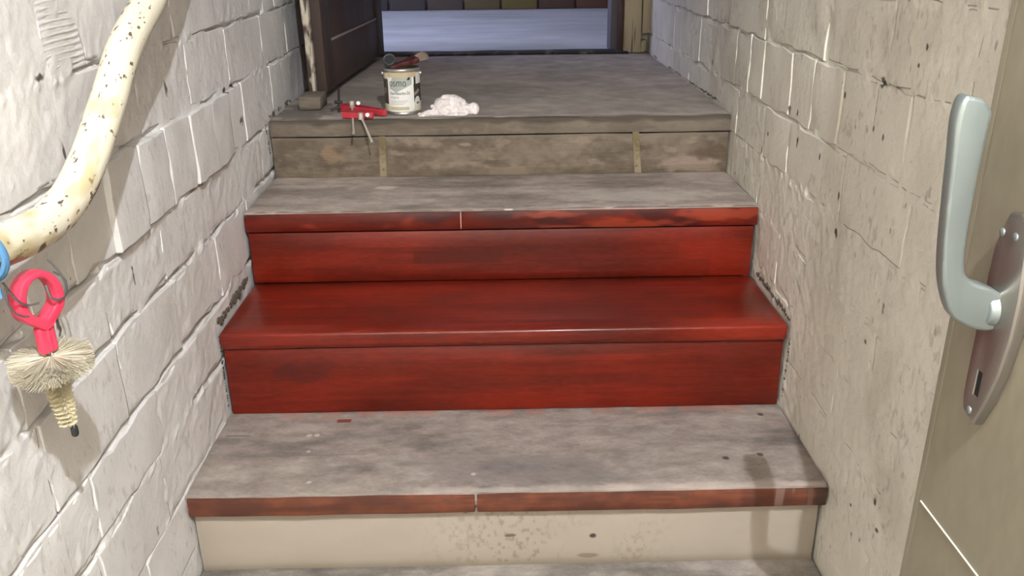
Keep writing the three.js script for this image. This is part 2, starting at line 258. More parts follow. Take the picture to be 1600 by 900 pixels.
// brown door leaf, open against the left wall: local x runs along the leaf from its free edge
{ const d = new THREE.Group(); d.name = 'door_1'; struct(d); scene.add(d);
  d.position.set(-0.49, 0.912, -2.508); d.rotation.y = Math.atan2(0.93, 0.052);   // along (0.055, 0, -0.93)
  const LEN = 0.93, H = 1.93, TH = 0.046;                                           // thickness towards the wall (+z local is towards the room side)
  const uvd = (x, y, z, a) => a === 0 ? [z, y] : [x, y];
  obj('leaf_panel', worn(0.10, LEN - 0.1, 0.0, H, -TH + 0.006, -0.007, [6, 12, 1], 0.002, 0.0008, 6, 2, uvd), mDarkWood, d);
  obj('stile', worn(0.0, 0.105, 0.0, H, -TH * 0.62, 0, [3, 20, 2], 0.003, 0.001, 12, 3, uvd), mDarkWood, d);
  obj('stile', worn(LEN - 0.105, LEN, 0.0, H, -TH, 0, [3, 20, 2], 0.003, 0.001, 12, 4, uvd), mDarkWood, d);
  const mWorn = std({ map: tex(128, 512, (u, v) => { const f = fbm(u * 5, v * 34, 15, 5); return mix3([74, 58, 48], [196, 186, 168], ss(0.40, 0.56, f)); }), roughness: 0.8 });
  const lip = obj('edge_lip', worn(-0.012, 0.03, -0.004, H, -TH - 0.004, -TH * 0.62 - 0.001, [2, 40, 2], 0.003, 0.002, 25, 5, (x, y, z) => [z * 12, y / 1.93]), mWorn, d); lip.userData.label = 'door edge with flaking cream paint';
  obj('rail', worn(0.10, LEN - 0.1, 0.0, 0.132, -TH + 0.004, -0.003, [8, 4, 1], 0.003, 0.001, 10, 6, uvd), mDarkWood, d);
  const bd = obj('rail_edge', worn(0.10, LEN - 0.1, 0.132, 0.1385, -0.012, -0.002, [8, 1, 1], 0.001, 0.0005, 10, 7, uvd), std({ color: 0x9a8c80, roughness: 0.6 }), d); bd.userData.label = 'worn pale top edge of the bottom rail';
}
// ---------------------------------------------------------------- stairs
function streaks(x, z, s) { return fbm(x * 3.5, z * 26, s, 5); }
// grey dirty tread tops: x in metres across, d = distance behind the front edge
function treadTexture(base, dark, light, seed, extra) {
  return tex(1024, 384, (u, v) => { const x = (u - 0.5) * 1.2, d = v * 0.45; const a = streaks(x, d, seed), b = fbm(x * 7, d * 13, seed + 30, 5), f = noise(x * 500, d * 500, seed + 60);
    let c = mix3(dark, base, ss(0.28, 0.55, b * 0.6 + a * 0.4)); c = mix3(c, light, ss(0.55, 0.76, a * 0.5 + b * 0.5) * 0.7); const m = (fbm(x * 30, d * 60, seed + 70, 4) - 0.5) * 44 + (noise(x * 150, d * 210, seed + 75) - 0.5) * 10; c = [c[0] + m, c[1] + m, c[2] + m * 0.95]; c = c.map(q => q + (f - 0.5) * 9); return extra ? extra(x, d, c) : c; });
}
const treadUV = (zf) => (x, y, z, a) => a === 1 ? [x / 1.2 + 0.5, (zf - z) / 0.45] : a === 2 ? [x / 1.2 + 0.5, 0.02 + (y % 0.05)] : [0.5 + z, 0.1];
const streak = (x, d, x0, x1, d0, w, c, col, k = 1) => { const a = ss(x0, x0 + 0.004, x) * (1 - ss(x1 - 0.004, x1, x)) * (1 - ss(w * 0.6, w, Math.abs(d - d0))); return a > 0 ? mix3(c, col, a * k) : c; };
const blob = (x, d, x0, d0, rx, rd, c, col, k, s) => { const q = Math.hypot((x - x0) / rx, (d - d0) / rd) + (fbm(x * 40, d * 60, s, 3) - 0.5) * 1.1; const a = (1 - ss(0.6, 1.15, q)) * k; return a > 0 ? mix3(c, col, a) : c; };
const mT0 = std({ map: treadTexture([150, 141, 134], [112, 105, 98], [176, 168, 160], 201), roughness: 0.85, bumpMap: reliefMap, bumpScale: 0.001 });
const mT1 = std({ map: treadTexture([140, 128, 120], [112, 103, 98], [156, 145, 136], 211, (x, d, c) => {
  const edge = 0.026 + (fbm(x * 26, 0.5, 8, 4) - 0.5) * 0.03; c = mix3(c, [178, 164, 154], (1 - ss(edge * 0.5, edge, d)) * 0.75 * ss(-0.32, -0.12, x) * (0.5 + 0.5 * noise(x * 34, 9, 4)));
  c = blob(x, d, 0.03, 0.075, 0.24, 0.055, c, [108, 101, 98], 0.4, 3); c = blob(x, d, 0.16, 0.04, 0.07, 0.03, c, [108, 101, 97], 0.3, 4); c = blob(x, d, -0.05, 0.11, 0.2, 0.03, c, [122, 113, 110], 0.3, 5);
  c = blob(x, d, -0.19, 0.235, 0.018, 0.01, c, [104, 95, 88], 0.6, 6);
  c = streak(x, d, -0.53, -0.27, 0.14 + x * 0.01, 0.002, c, [104, 94, 86], 0.5); c = streak(x, d, -0.575, -0.52, 0.212, 0.003, c, [84, 76, 70], 0.6);
  c = streak(x, d, -0.43, -0.325, 0.266, 0.007, c, [124, 104, 96], 0.4); c = streak(x, d, -0.355, -0.322, 0.266, 0.008, c, [112, 44, 34], 0.9);
  if (d > 0.275) c = mix3(c, [168, 112, 98], ss(0.275, 0.287, d) * 0.5 * ss(0.35, 0.6, noise(x * 30, 3, 9)));
  for (const [a, b] of [[-0.40, 0.21], [-0.385, 0.212], [-0.39, 0.15], [-0.06, 0.06], [-0.37, 0.045]]) c = blob(x, d, a, b, 0.006, 0.006, c, [196, 186, 178], 0.7, 12);
  for (const [a, b] of [[0.545, 0.262], [0.50, 0.11], [0.43, 0.1]]) c = blob(x, d, a, b, 0.006, 0.006, c, [60, 52, 46], 0.9, 13);
  return c; }), roughness: 0.8, bumpMap: reliefMap, bumpScale: 0.0012 });
const mT3 = std({ map: treadTexture([164, 150, 140], [130, 119, 110], [186, 171, 161], 221, (x, d, c) => {
  c = blob(x, d, -0.29, 0.21, 0.03, 0.02, c, [205, 196, 180], 0.85, 3); c = blob(x, d, 0.30, 0.10, 0.2, 0.05, c, [184, 174, 166], 0.5, 5); c = blob(x, d, -0.42, 0.16, 0.12, 0.06, c, [118, 109, 100], 0.4, 6);
  if (d < 0.02) c = mix3(c, [92, 72, 60], (1 - ss(0.004, 0.018 * noise(x * 40, 1, 4) + 0.004, d)) * 0.7);
  c = blob(x, d, 0.02, 0.008, 0.012, 0.005, c, [225, 220, 210], 0.9, 7); return c; }), roughness: 0.85, bumpMap: reliefMap, bumpScale: 0.0012 });
const landingTex = tex(1024, 1024, (u, v) => { const x = (u - 0.5) * 1.2, d = v * 1.35; const a = fbm(x * 4, d * 5, 231, 5), b = fbm(x * 22, d * 22, 232, 3), f = noise(x * 420, d * 420, 233); let c = mix3([140, 130, 122], [164, 153, 144], ss(0.3, 0.7, a * 0.7 + b * 0.3)); const m = (fbm(x * 26, d * 30, 236, 4) - 0.5) * 34; c = c.map(q => q + (f - 0.5) * 8 + m);
  c = blob(x, d, -0.52, 0.12, 0.08, 0.16, c, [84, 76, 68], 0.6, 2); c = mix3(c, [78, 70, 62], (1 - ss(0.004, 0.012 + 0.02 * noise(x * 20, 2, 6), d)) * 0.75); c = blob(x, d, 0.0, 0.01, 0.02, 0.004, c, [190, 182, 172], 0.8, 3); return c; });
const mLanding = std({ map: landingTex, roughness: 0.8, bumpMap: reliefMap, bumpScale: 0.001 });
// pale painted riser with scuffs
const mPaleRiser = std({ map: tex(1024, 192, (u, v) => { const x = (u - 0.5) * 1.2, y = v * 0.2; const a = fbm(x * 9, y * 14, 241, 4); let c = mix3([163, 151, 137], [173, 162, 148], a); const k = ss(0.5, 0.74, fbm(x * 150, y * 100, 243, 4)) * ss(0.4, 0.7, fbm(x * 6, y * 5, 244, 2) + 0.25 * (1 - v)) * ss(-0.2, 0.02, x) * (1 - ss(0.2, 0.34, x)); c = mix3(c, [128, 116, 98], k * 0.6); c = mix3(c, [132, 120, 98], (1 - ss(0.0, 0.02, y)) * 0.5);
  c = blob(x, y, 0.165, 0.066, 0.009, 0.006, c, [52, 46, 40], 0.9, 8); c = blob(x, y, 0.01, 0.069, 0.012, 0.004, c, [90, 82, 70], 0.8, 9); c = blob(x, y, 0.155, 0.02, 0.02, 0.006, c, [120, 108, 92], 0.7, 10); c = blob(x, y, -0.075, 0.125, 0.006, 0.005, c, [100, 88, 74], 0.7, 11); return c; }), roughness: 0.7 });
// stained red wood
function redTexture(seed, k = 1, extra) { return tex(1024, 256, (u, v) => { const x = (u - 0.5) * 1.2, y = v * 0.3; const g = fbm(x * 5, y * 110, seed, 4), b = fbm(x * 4, y * 9, seed + 9, 4), f = fbm(x * 60, y * 300, seed + 3, 2);
  let c = mix3([82, 20, 8], [116, 30, 14], ss(0.25, 0.75, g * 0.35 + b * 0.65)); const row = Math.floor(y / 0.043), st = h2(row, Math.floor((x + h2(row, 3, seed)) / 0.31), seed); c = c.map(q => q * (0.94 + 0.12 * st) + (f - 0.5) * 14); if (extra) c = extra(x, y, c); return c.map(q => q * k); }); }
const redPhys = (map) => new THREE.MeshPhysicalMaterial({ map, roughness: 0.42, clearcoat: 0.16, clearcoatRoughness: 0.25, specularIntensity: 0.55, bumpMap: reliefMap, bumpScale: 0.00025 });
const boardUV = (y0, zf) => (x, y, z, a) => a === 1 ? [x / 1.2 + 0.5, (zf - z) / 0.3] : [x / 1.2 + 0.5, (y - y0) / 0.3];
const mRedRiserLow = redPhys(redTexture(301, 1, (x, y, c) => blob(x, y, -0.42, 0.10, 0.07, 0.03, c, [70, 22, 22], 0.55, 4)));
const mRedRiserHigh = redPhys(redTexture(311, 1, (x, y, c) => { if (x > -0.205 && x < 0.0 && y > 0.043 && y < 0.075) c = mix3(c, [74, 18, 8], 0.65); return c; }));
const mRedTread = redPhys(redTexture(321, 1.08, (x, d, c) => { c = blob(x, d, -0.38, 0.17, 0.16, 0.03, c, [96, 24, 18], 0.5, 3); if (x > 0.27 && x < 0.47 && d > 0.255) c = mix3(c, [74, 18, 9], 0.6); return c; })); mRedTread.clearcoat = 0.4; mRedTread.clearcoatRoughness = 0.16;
const mRedStrip = redPhys(redTexture(331, 0.95, (x, y, c) => { const k = fbm(x * 7, y * 18, 77, 3); c = mix3(c, [58, 18, 20], ss(0.5, 0.66, k) * 0.75); return mix3(c, [168, 72, 46], ss(0.6, 0.72, fbm(x * 9 + 4, y * 30, 79, 3)) * 0.6); }));
const mRedEdge = redPhys(redTexture(341, 1.0, (x, y, c) => mix3(c, [134, 56, 34], 0.35)));
const mBrownEdge = std({ map: tex(1024, 64, (u, v) => { const x = (u - 0.5) * 1.2, y = v * 0.06; const g = fbm(x * 8, y * 90, 351, 4), b = fbm(x * 6, 2, 352, 3); let c = mix3([78, 40, 25], [122, 66, 42], ss(0.3, 0.7, g * 0.4 + b * 0.35 + 0.25 * fbm(x * 40, y * 60, 357, 3))); const k = ss(0.6, 0.7, fbm(x * 30, y * 70, 353, 3)); c = mix3(c, [78, 50, 42], k * 0.35); if (x > 0.5) c = mix3(c, [120, 100, 90], ss(0.5, 0.62, noise(x * 90, y * 10, 7)) * 0.7); if (x > 0.575) c = mix3(c, [66, 50, 42], 0.7); return c; }), roughness: 0.75 });
// stained concrete riser under the landing
const mR4 = std({ map: tex(1024, 192, (u, v) => { const x = (u - 0.5) * 1.2, y = v * 0.2; const a = fbm(x * 5, y * 16, 361, 5), b = fbm(x * 16, y * 30, 362, 4); let c = mix3([94, 82, 68], [128, 114, 98], ss(0.3, 0.66, a * 0.45 + b * 0.3 + 0.25 * fbm(x * 60, y * 80, 367, 3))); c = mix3(c, [148, 132, 116], ss(0.58, 0.72, fbm(x * 18, y * 34, 363, 5)) * 0.6);
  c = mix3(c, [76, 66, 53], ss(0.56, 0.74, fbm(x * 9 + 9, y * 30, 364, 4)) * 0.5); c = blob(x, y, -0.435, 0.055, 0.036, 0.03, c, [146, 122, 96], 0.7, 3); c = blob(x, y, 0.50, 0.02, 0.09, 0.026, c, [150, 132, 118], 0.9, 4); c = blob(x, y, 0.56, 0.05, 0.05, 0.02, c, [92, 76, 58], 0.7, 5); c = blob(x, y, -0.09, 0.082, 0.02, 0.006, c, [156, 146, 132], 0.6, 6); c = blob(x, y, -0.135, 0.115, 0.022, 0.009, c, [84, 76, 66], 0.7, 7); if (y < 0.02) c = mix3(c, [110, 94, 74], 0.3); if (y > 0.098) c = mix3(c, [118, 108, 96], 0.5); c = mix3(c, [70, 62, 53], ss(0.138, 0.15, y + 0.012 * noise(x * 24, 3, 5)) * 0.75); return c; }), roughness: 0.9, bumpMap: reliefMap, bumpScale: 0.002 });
const frontUV = (y0, hgt) => (x, y, z, a) => [x / 1.2 + 0.5, (y - y0) / hgt];

const stairs = group('staircase'); tag(stairs, 'short cellar staircase of grey worn steps, two of them clad in red-stained wood', 'staircase');
const mCore = std({ color: 0x6d645a, roughness: 0.95, map: mConcrete.map });
const W = [-0.5895, 0.5975];
function step(i, label) { const zb = i < 4 ? ZR[i + 1] : -3.68, y0 = i ? T[i - 1] - 0.12 : -0.1; const s = obj('step', box(W[0] + 0.02, W[1] - 0.02, y0, T[i] - 0.032, ZR[i] - 0.021, zb - (i < 4 ? 0.06 : 0)), mCore, stairs); s.userData.label = label; return s; }
const xl = (z) => xL(z) + 0.005, xr = (z) => xR(z) - 0.005;
{ const s = step(0, 'lowest grey step at the bottom edge');
  obj('tread', worn(W[0], W[1], T[0] - 0.03, T[0], ZR[1] - 0.02, ZF[0], [40, 2, 16], 0.006, 0.0025, 9, 1, treadUV(ZF[0])), mT0, s);
  obj('riser', worn(W[0], W[1], 0, T[0] - 0.031, ZR[0] - 0.02, ZR[0], [20, 4, 1], 0.003, 0.001, 9, 2, frontUV(0, 0.2)), mPaleRiser, s); }
{ const s = step(1, 'grey step with a brown front edge and a pale painted riser');
  obj('tread', worn(W[0], W[1], T[1] - 0.0305, T[1], ZR[2] - 0.02, ZF[1] - 0.003, [60, 2, 20], 0.005, 0.0022, 10, 11, treadUV(ZF[1])), mT1, s);
  for (const [a, b, n] of [[xl(ZF[1]) - 0.002, -0.0552, 24], [-0.0535, xr(ZF[1]) + 0.003, 30]]) obj('nosing', worn(a, b, T[1] - 0.0445, T[1] - 0.0035, ZF[1] - 0.0255, ZF[1], [n, 3, 2], 0.004, 0.0018, 16, 13, frontUV(T[1] - 0.05, 0.06)), mBrownEdge, s);
  obj('riser', worn(W[0] + 0.006, W[1] - 0.005, T[0] - 0.01, T[1] - 0.031, ZR[1] - 0.02, ZR[1], [40, 6, 1], 0.003, 0.0022, 8, 14, frontUV(T[0], 0.2)), mPaleRiser, s); }
{ const s = step(2, 'step clad in glossy red-stained boards');
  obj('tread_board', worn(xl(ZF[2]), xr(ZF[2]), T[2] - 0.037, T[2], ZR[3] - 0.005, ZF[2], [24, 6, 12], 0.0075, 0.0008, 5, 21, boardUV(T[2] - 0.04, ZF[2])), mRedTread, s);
  obj('riser_board', worn(xl(ZR[2]) + 0.003, xr(ZR[2]) - 0.004, T[1] + 0.001, T[2] - 0.040, ZR[2] - 0.018, ZR[2], [24, 6, 1], 0.002, 0.0008, 5, 22, boardUV(T[1], ZR[2])), mRedRiserLow, s); }
{ const s = step(3, 'grey step with a red wooden front edge and a red riser board');
  obj('tread', worn(W[0], W[1], T[3] - 0.0305, T[3], ZR[4] - 0.02, ZF[3] - 0.004, [60, 2, 20], 0.006, 0.0022, 10, 31, treadUV(ZF[3])), mT3, s);
  for (const [a, b] of [[xl(ZF[3]), -0.0925], [-0.0915, xr(ZF[3])]]) obj('nosing', worn(a, b, T[3] - 0.0455, T[3] - 0.003, ZF[3] - 0.02, ZF[3], [16, 4, 2], 0.003, 0.0012, 8, 32, boardUV(T[3] - 0.05, ZF[3])), mRedStrip, s);
  const sl = obj('joint_filler', box(-0.0925, -0.0915, T[3] - 0.044, T[3] - 0.006, ZF[3] - 0.018, ZF[3] - 0.0006), std({ color: 0xf0c8a8, roughness: 0.6 }), s); sl.userData.label = 'thin pale gap between two red edge strips';
  obj('riser_board', worn(xl(ZR[3]) + 0.004, xr(ZR[3]) - 0.006, T[2] + 0.0005, T[3] - 0.049, ZR[3] - 0.018, ZR[3], [24, 6, 1], 0.002, 0.0008, 5, 33, boardUV(T[2], ZR[3])), mRedRiserHigh, s); }
{ const s = step(4, 'grey concrete landing with a stained front and two iron straps');
  obj('landing_slab', worn(W[0], W[1], T[4] - 0.044, T[4], -3.685, ZF[4] - 0.006, [60, 3, 60], 0.004, 0.0024, 9, 41, (x, y, z, a) => a === 1 ? [x / 1.2 + 0.5, (ZF[4] - z) / 1.4] : [x / 1.2 + 0.5, (y - T[4]) * 2]), mLanding, s);
  obj('landing_edge', worn(W[0], W[1], T[4] - 0.0435, T[4] - 0.0012, ZF[4] - 0.02, ZF[4] + 0.001, [60, 3, 2], 0.004, 0.0016, 14, 43, frontUV(T[3], 0.2)), mR4, s);
  obj('riser', worn(W[0], W[1], T[3] - 0.01, T[4] - 0.0455, ZR[4] - 0.02, ZR[4] + 0.001, [60, 8, 1], 0.003, 0.0026, 12, 42, frontUV(T[3], 0.2)), mR4, s);
  const mIron = std({ map: tex(64, 256, (u, v) => { const f = fbm(u * 4, v * 20, 371, 4); return mix3([112, 98, 68], [156, 142, 116], ss(0.2, 0.8, f * 0.5 + 0.25 + (0.5 - v) * 0.7)); }), roughness: 0.6, metalness: 0.3 });
  for (const [x, top, lean] of [[-0.304, 0.846, -0.003], [0.358, 0.848, 0.010]]) { const g = worn(-0.009, 0.009, 0, top - T[3], 0, 0.005, [2, 8, 1], 0.001, 0.0008, 30, 51, (x, y) => [x * 30 + 0.5, y / 0.11]); const p = g.attributes.position; for (let q = 0; q < p.count; q++) p.setX(q, p.getX(q) - lean * (p.getY(q) - 0.05) / 0.05 * 0.5); g.translate(x, T[3] + 0.001, ZR[4] + 0.001); const st = obj('iron_strap', g, mIron, s); st.userData.label = 'flat iron strap screwed to the landing front';
    for (const yy of [0.02, 0.085]) { const n = new THREE.SphereGeometry(0.0035, 10, 6); n.scale(1, 1, 0.5); n.translate(x, T[3] + yy, ZR[4] + 0.0062); obj('screw', n, mIron, s); } } }

// ---------------------------------------------------------------- front door on the right, folded back along the wall
const XD = 0.472;
const mDoor = std({ map: tex(512, 512, (u, v) => { const f = fbm(u * 90, v * 90, 401, 3), g = fbm(u * 4, v * 4, 402, 3); return [132 + (f - 0.5) * 12 + (g - .5) * 8, 124 + (f - 0.5) * 12 + (g - .5) * 8, 106 + (f - 0.5) * 11 + (g - .5) * 7]; }), roughness: 0.5 });
const mAlu = std({ color: 0x98a19e, roughness: 0.42, metalness: 0.7 });
{ const d = new THREE.Group(); d.name = 'door_2'; struct(d); scene.add(d);
  obj('door_leaf', [new RoundedBoxGeometry(0.018, 1.97, 0.83, 3, 0.004).translate(XD + 0.009, 1.0, -0.403), new RoundedBoxGeometry(0.026, 1.945, 0.80, 2, 0.003).translate(XD + 0.031, 1.0, -0.40)], mDoor, d);
  obj('door_edge_lip', new RoundedBoxGeometry(0.007, 1.97, 0.013, 2, 0.003).translate(XD + 0.004, 1.0, -0.8225), mDoor, d);
  const bead = obj('seam', new RoundedBoxGeometry(0.002, 0.0018, 0.80, 2, 0.0008).translate(XD - 0.0005, 0.717, -0.412), std({ color: 0xe0dac6, roughness: 0.5 }), d); bead.userData.label = 'thin pale seam across the door';
  // long plate tapering to a point, its outline in (z, y)
  const o = [[-0.743, 1.079], [-0.755, 1.046], [-0.757, 1.0], [-0.757, 0.925], [-0.756, 0.885], [-0.751, 0.871], [-0.729, 0.866], [-0.716, 0.898], [-0.706, 0.931], [-0.700, 0.973], [-0.700, 1.01], [-0.705, 1.05], [-0.713, 1.078], [-0.727, 1.083]];
  const sh = new THREE.Shape(); sh.moveTo(-o[0][0], o[0][1]); for (const q of o.slice(1)) sh.lineTo(-q[0], q[1]); sh.closePath();
  const slot = new THREE.Path(); slot.moveTo(0.737, 0.897); slot.lineTo(0.737, 0.92); slot.lineTo(0.7325, 0.92); slot.lineTo(0.7325, 0.897); slot.closePath(); sh.holes.push(slot);
  let pg = new THREE.ExtrudeGeometry(sh, { depth: 0.004, bevelEnabled: true, bevelThickness: 0.005, bevelSize: 0.005, bevelOffset: -0.005, bevelSegments: 3 });
  pg.rotateY(Math.PI / 2); { const p = pg.attributes.position; for (let i = 0; i < p.count; i++) p.setX(i, XD - 0.009 + 0.009 - Math.abs(0) - (p.getX(i) + 0.0) - 0.004); }   // outward is -x
  { const ix = pg.attributes.position.array; for (let t = 0; t < ix.length; t += 9) for (let c = 0; c < 3; c++) { const q = ix[t + c]; ix[t + c] = ix[t + 3 + c]; ix[t + 3 + c] = q; } pg.computeVertexNormals(); pg = toCreasedNormals(pg, 0.5); }
  const plate = obj('handle_plate', pg, std({ color: 0x9d968e, roughness: 0.33, metalness: 0.85 }), d);
  obj('keyhole_backing', box(XD - 0.0115, XD - 0.004, 0.895, 0.922, -0.7385, -0.731), std({ color: 0x0a0908 }), plate);
  for (const [z, y] of [[-0.738, 0.878], [-0.745, 1.06], [-0.724, 1.062]]) { const n = new THREE.SphereGeometry(0.0042, 12, 6); n.scale(0.4, 1, 1); n.translate(XD - 0.0132, y, z); obj('screw', n, mAlu, plate); }
  // lever pointing straight up: L-shaped profile in (x, y), 26 mm deep
  const L = [[0.4045, 1.180], [0.414, 1.1805], [0.428, 1.1775], [0.437, 1.168], [0.4375, 1.153], [0.4365, 1.118], [0.4365, 1.069], [0.4385, 1.030], [0.4420, 1.0135], [0.4500, 1.0050], [0.4660, 0.9985], [0.485, 0.988], [0.487, 0.956], [0.476, 0.952], [0.454, 0.957], [0.438, 0.968], [0.427, 0.990], [0.416, 1.032], [0.408, 1.076], [0.403, 1.124], [0.4005, 1.165]];
  const ls = new THREE.Shape(); const cv = new THREE.CatmullRomCurve3(L.map(q => V(Math.min(q[0] * 0.9566, 0.4625), 1.3131 + (q[1] - 1.3131) * 0.9566, 0)), true, 'centripetal'); ls.setFromPoints(cv.getPoints(120).map(q => new THREE.Vector2(Math.min(q.x, 0.4625), q.y)));
  let lg = new THREE.ExtrudeGeometry(ls, { depth: 0.011, bevelEnabled: true, bevelThickness: 0.0035, bevelSize: 0.0035, bevelOffset: -0.0035, bevelSegments: 3 }); lg = toCreasedNormals(lg, 0.6); { const p = lg.attributes.position; for (let i = 0; i < p.count; i++) if (p.getX(i) < 0.405) p.setX(i, p.getX(i) + 0.007 * ss(0.405, 0.385, p.getX(i))); } lg.translate(0, 0, -0.742);
  const lever = obj('lever', lg, mAlu, d); lever.userData.label = 'aluminium lever pointing straight up';
  { const c = new THREE.LatheGeometry([[0.0, 0.016], [0.014, 0.016], [0.016, 0.013], [0.017, 0.006], [0.024, 0.0], [0.024, -0.001]].map(q => new THREE.Vector2(q[0], q[1])), 28); c.rotateZ(Math.PI / 2); c.translate(XD - 0.006, 0.987, -0.738); c.translate(0, 0, 0.0); obj('collar', c, mAlu, lever); }
}
// ---------------------------------------------------------------- handrail
{ const pts = [[-0.52, 1.62, -1.93], [-0.52, 1.44, -1.68], [-0.52, 1.257, -1.41], [-0.52, 1.180, -1.251], [-0.52, 1.116, -1.164], [-0.52, 1.064, -1.088], [-0.52, 1.034, -1.029], [-0.52, 1.020, -0.973], [-0.52, 1.018, -0.914], [-0.52, 1.024, -0.857], [-0.52, 1.034, -0.78], [-0.52, 1.045, -0.62]];
  const g = tube(pts, 0.0228, 150, 28); { const n = g.attributes.normal, u = g.attributes.uv; for (let i = 0; i < n.count; i++) u.setY(i, Math.atan2(-n.getY(i), n.getX(i)) / (2 * Math.PI) + 0.5); }   // v: 0.5 faces the room, 0.75 faces down
  const chip = tex(1024, 256, (u, v) => {   // u along the rail from its upper end, v round it
    let c = mix3([226, 219, 200], [216, 207, 182], fbm(u * 40, v * 8, 411, 4)); const under = ss(0.50, 0.64, v) * (1 - ss(0.76, 0.86, v)), low = ss(0.52, 0.66, u) * (1 - ss(0.93, 1.0, u));
    const q = 0.71 - under * (0.06 + 0.22 * low); const k = ss(q, q + 0.05, fbm(u * 110, v * 20, 413, 4)); c = mix3(c, [74, 60, 46], k * 0.9); return mix3(c, [176, 158, 110], ss(0.5, 0.7, fbm(u * 24, v * 5, 415, 3)) * low * 0.6); });
  const h = obj('handrail', g, std({ map: chip, roughness: 0.42, bumpMap: reliefMap, bumpScale: 0.0004 })); tag(h, 'thick cream-painted tubular handrail with chipped paint, bent level at its lower end', 'handrail');
  const s = obj('wall_screw', rod([-0.583, 1.0, -0.885], [-0.535, 0.985, -0.882], 0.0022), std({ color: 0x2a2622, roughness: 0.6 }), h);
}
// ---------------------------------------------------------------- cord and wire on the rail end
{ const gs = []; for (let i = 0; i < 5; i++) { const t = new THREE.TorusGeometry(0.0268, 0.0026, 8, 28); t.rotateY((i - 2) * 0.12); t.rotateX(0.1 * (i % 2)); t.translate(-0.52, 1.024 + i * 0.0004, -0.826 + i * 0.0045); gs.push(t); } gs.push(tube([[-0.512, 1.0, -0.822], [-0.509, 0.990, -0.819], [-0.508, 0.981, -0.817]], 0.0022, 12, 6));
  tag(obj('cord', gs, std({ color: 0x4f7fa6, roughness: 0.9 })), 'blue cord wound round the lower end of the cream handrail', 'cord');
  const m = std({ color: 0x8b8d8c, roughness: 0.4, metalness: 0.8 });
  const w = obj('steel_wire', [tube([[-0.515, 0.99, -0.838], [-0.513, 0.972, -0.846], [-0.512, 0.955, -0.862], [-0.506, 0.950, -0.878]], 0.0014, 30, 6), tube([[-0.515, 0.987, -0.840], [-0.517, 0.962, -0.842], [-0.516, 0.945, -0.856], [-0.512, 0.937, -0.874]], 0.0012, 30, 6),
    tube([[-0.500, 0.967, -0.888], [-0.497, 0.951, -0.889], [-0.494, 0.946, -0.897], [-0.494, 0.945, -0.910], [-0.498, 0.950, -0.925], [-0.520, 0.957, -0.957], [-0.545, 0.962, -0.985]], 0.0016, 44, 6), tube([[-0.497, 0.946, -0.902], [-0.499, 0.943, -0.918], [-0.510, 0.940, -0.945], [-0.530, 0.937, -0.985], [-0.555, 0.937, -1.01]], 0.0011, 40, 6)], m); tag(w, 'thin twisted steel wire holding the red-handled brush to the handrail', 'wire'); }
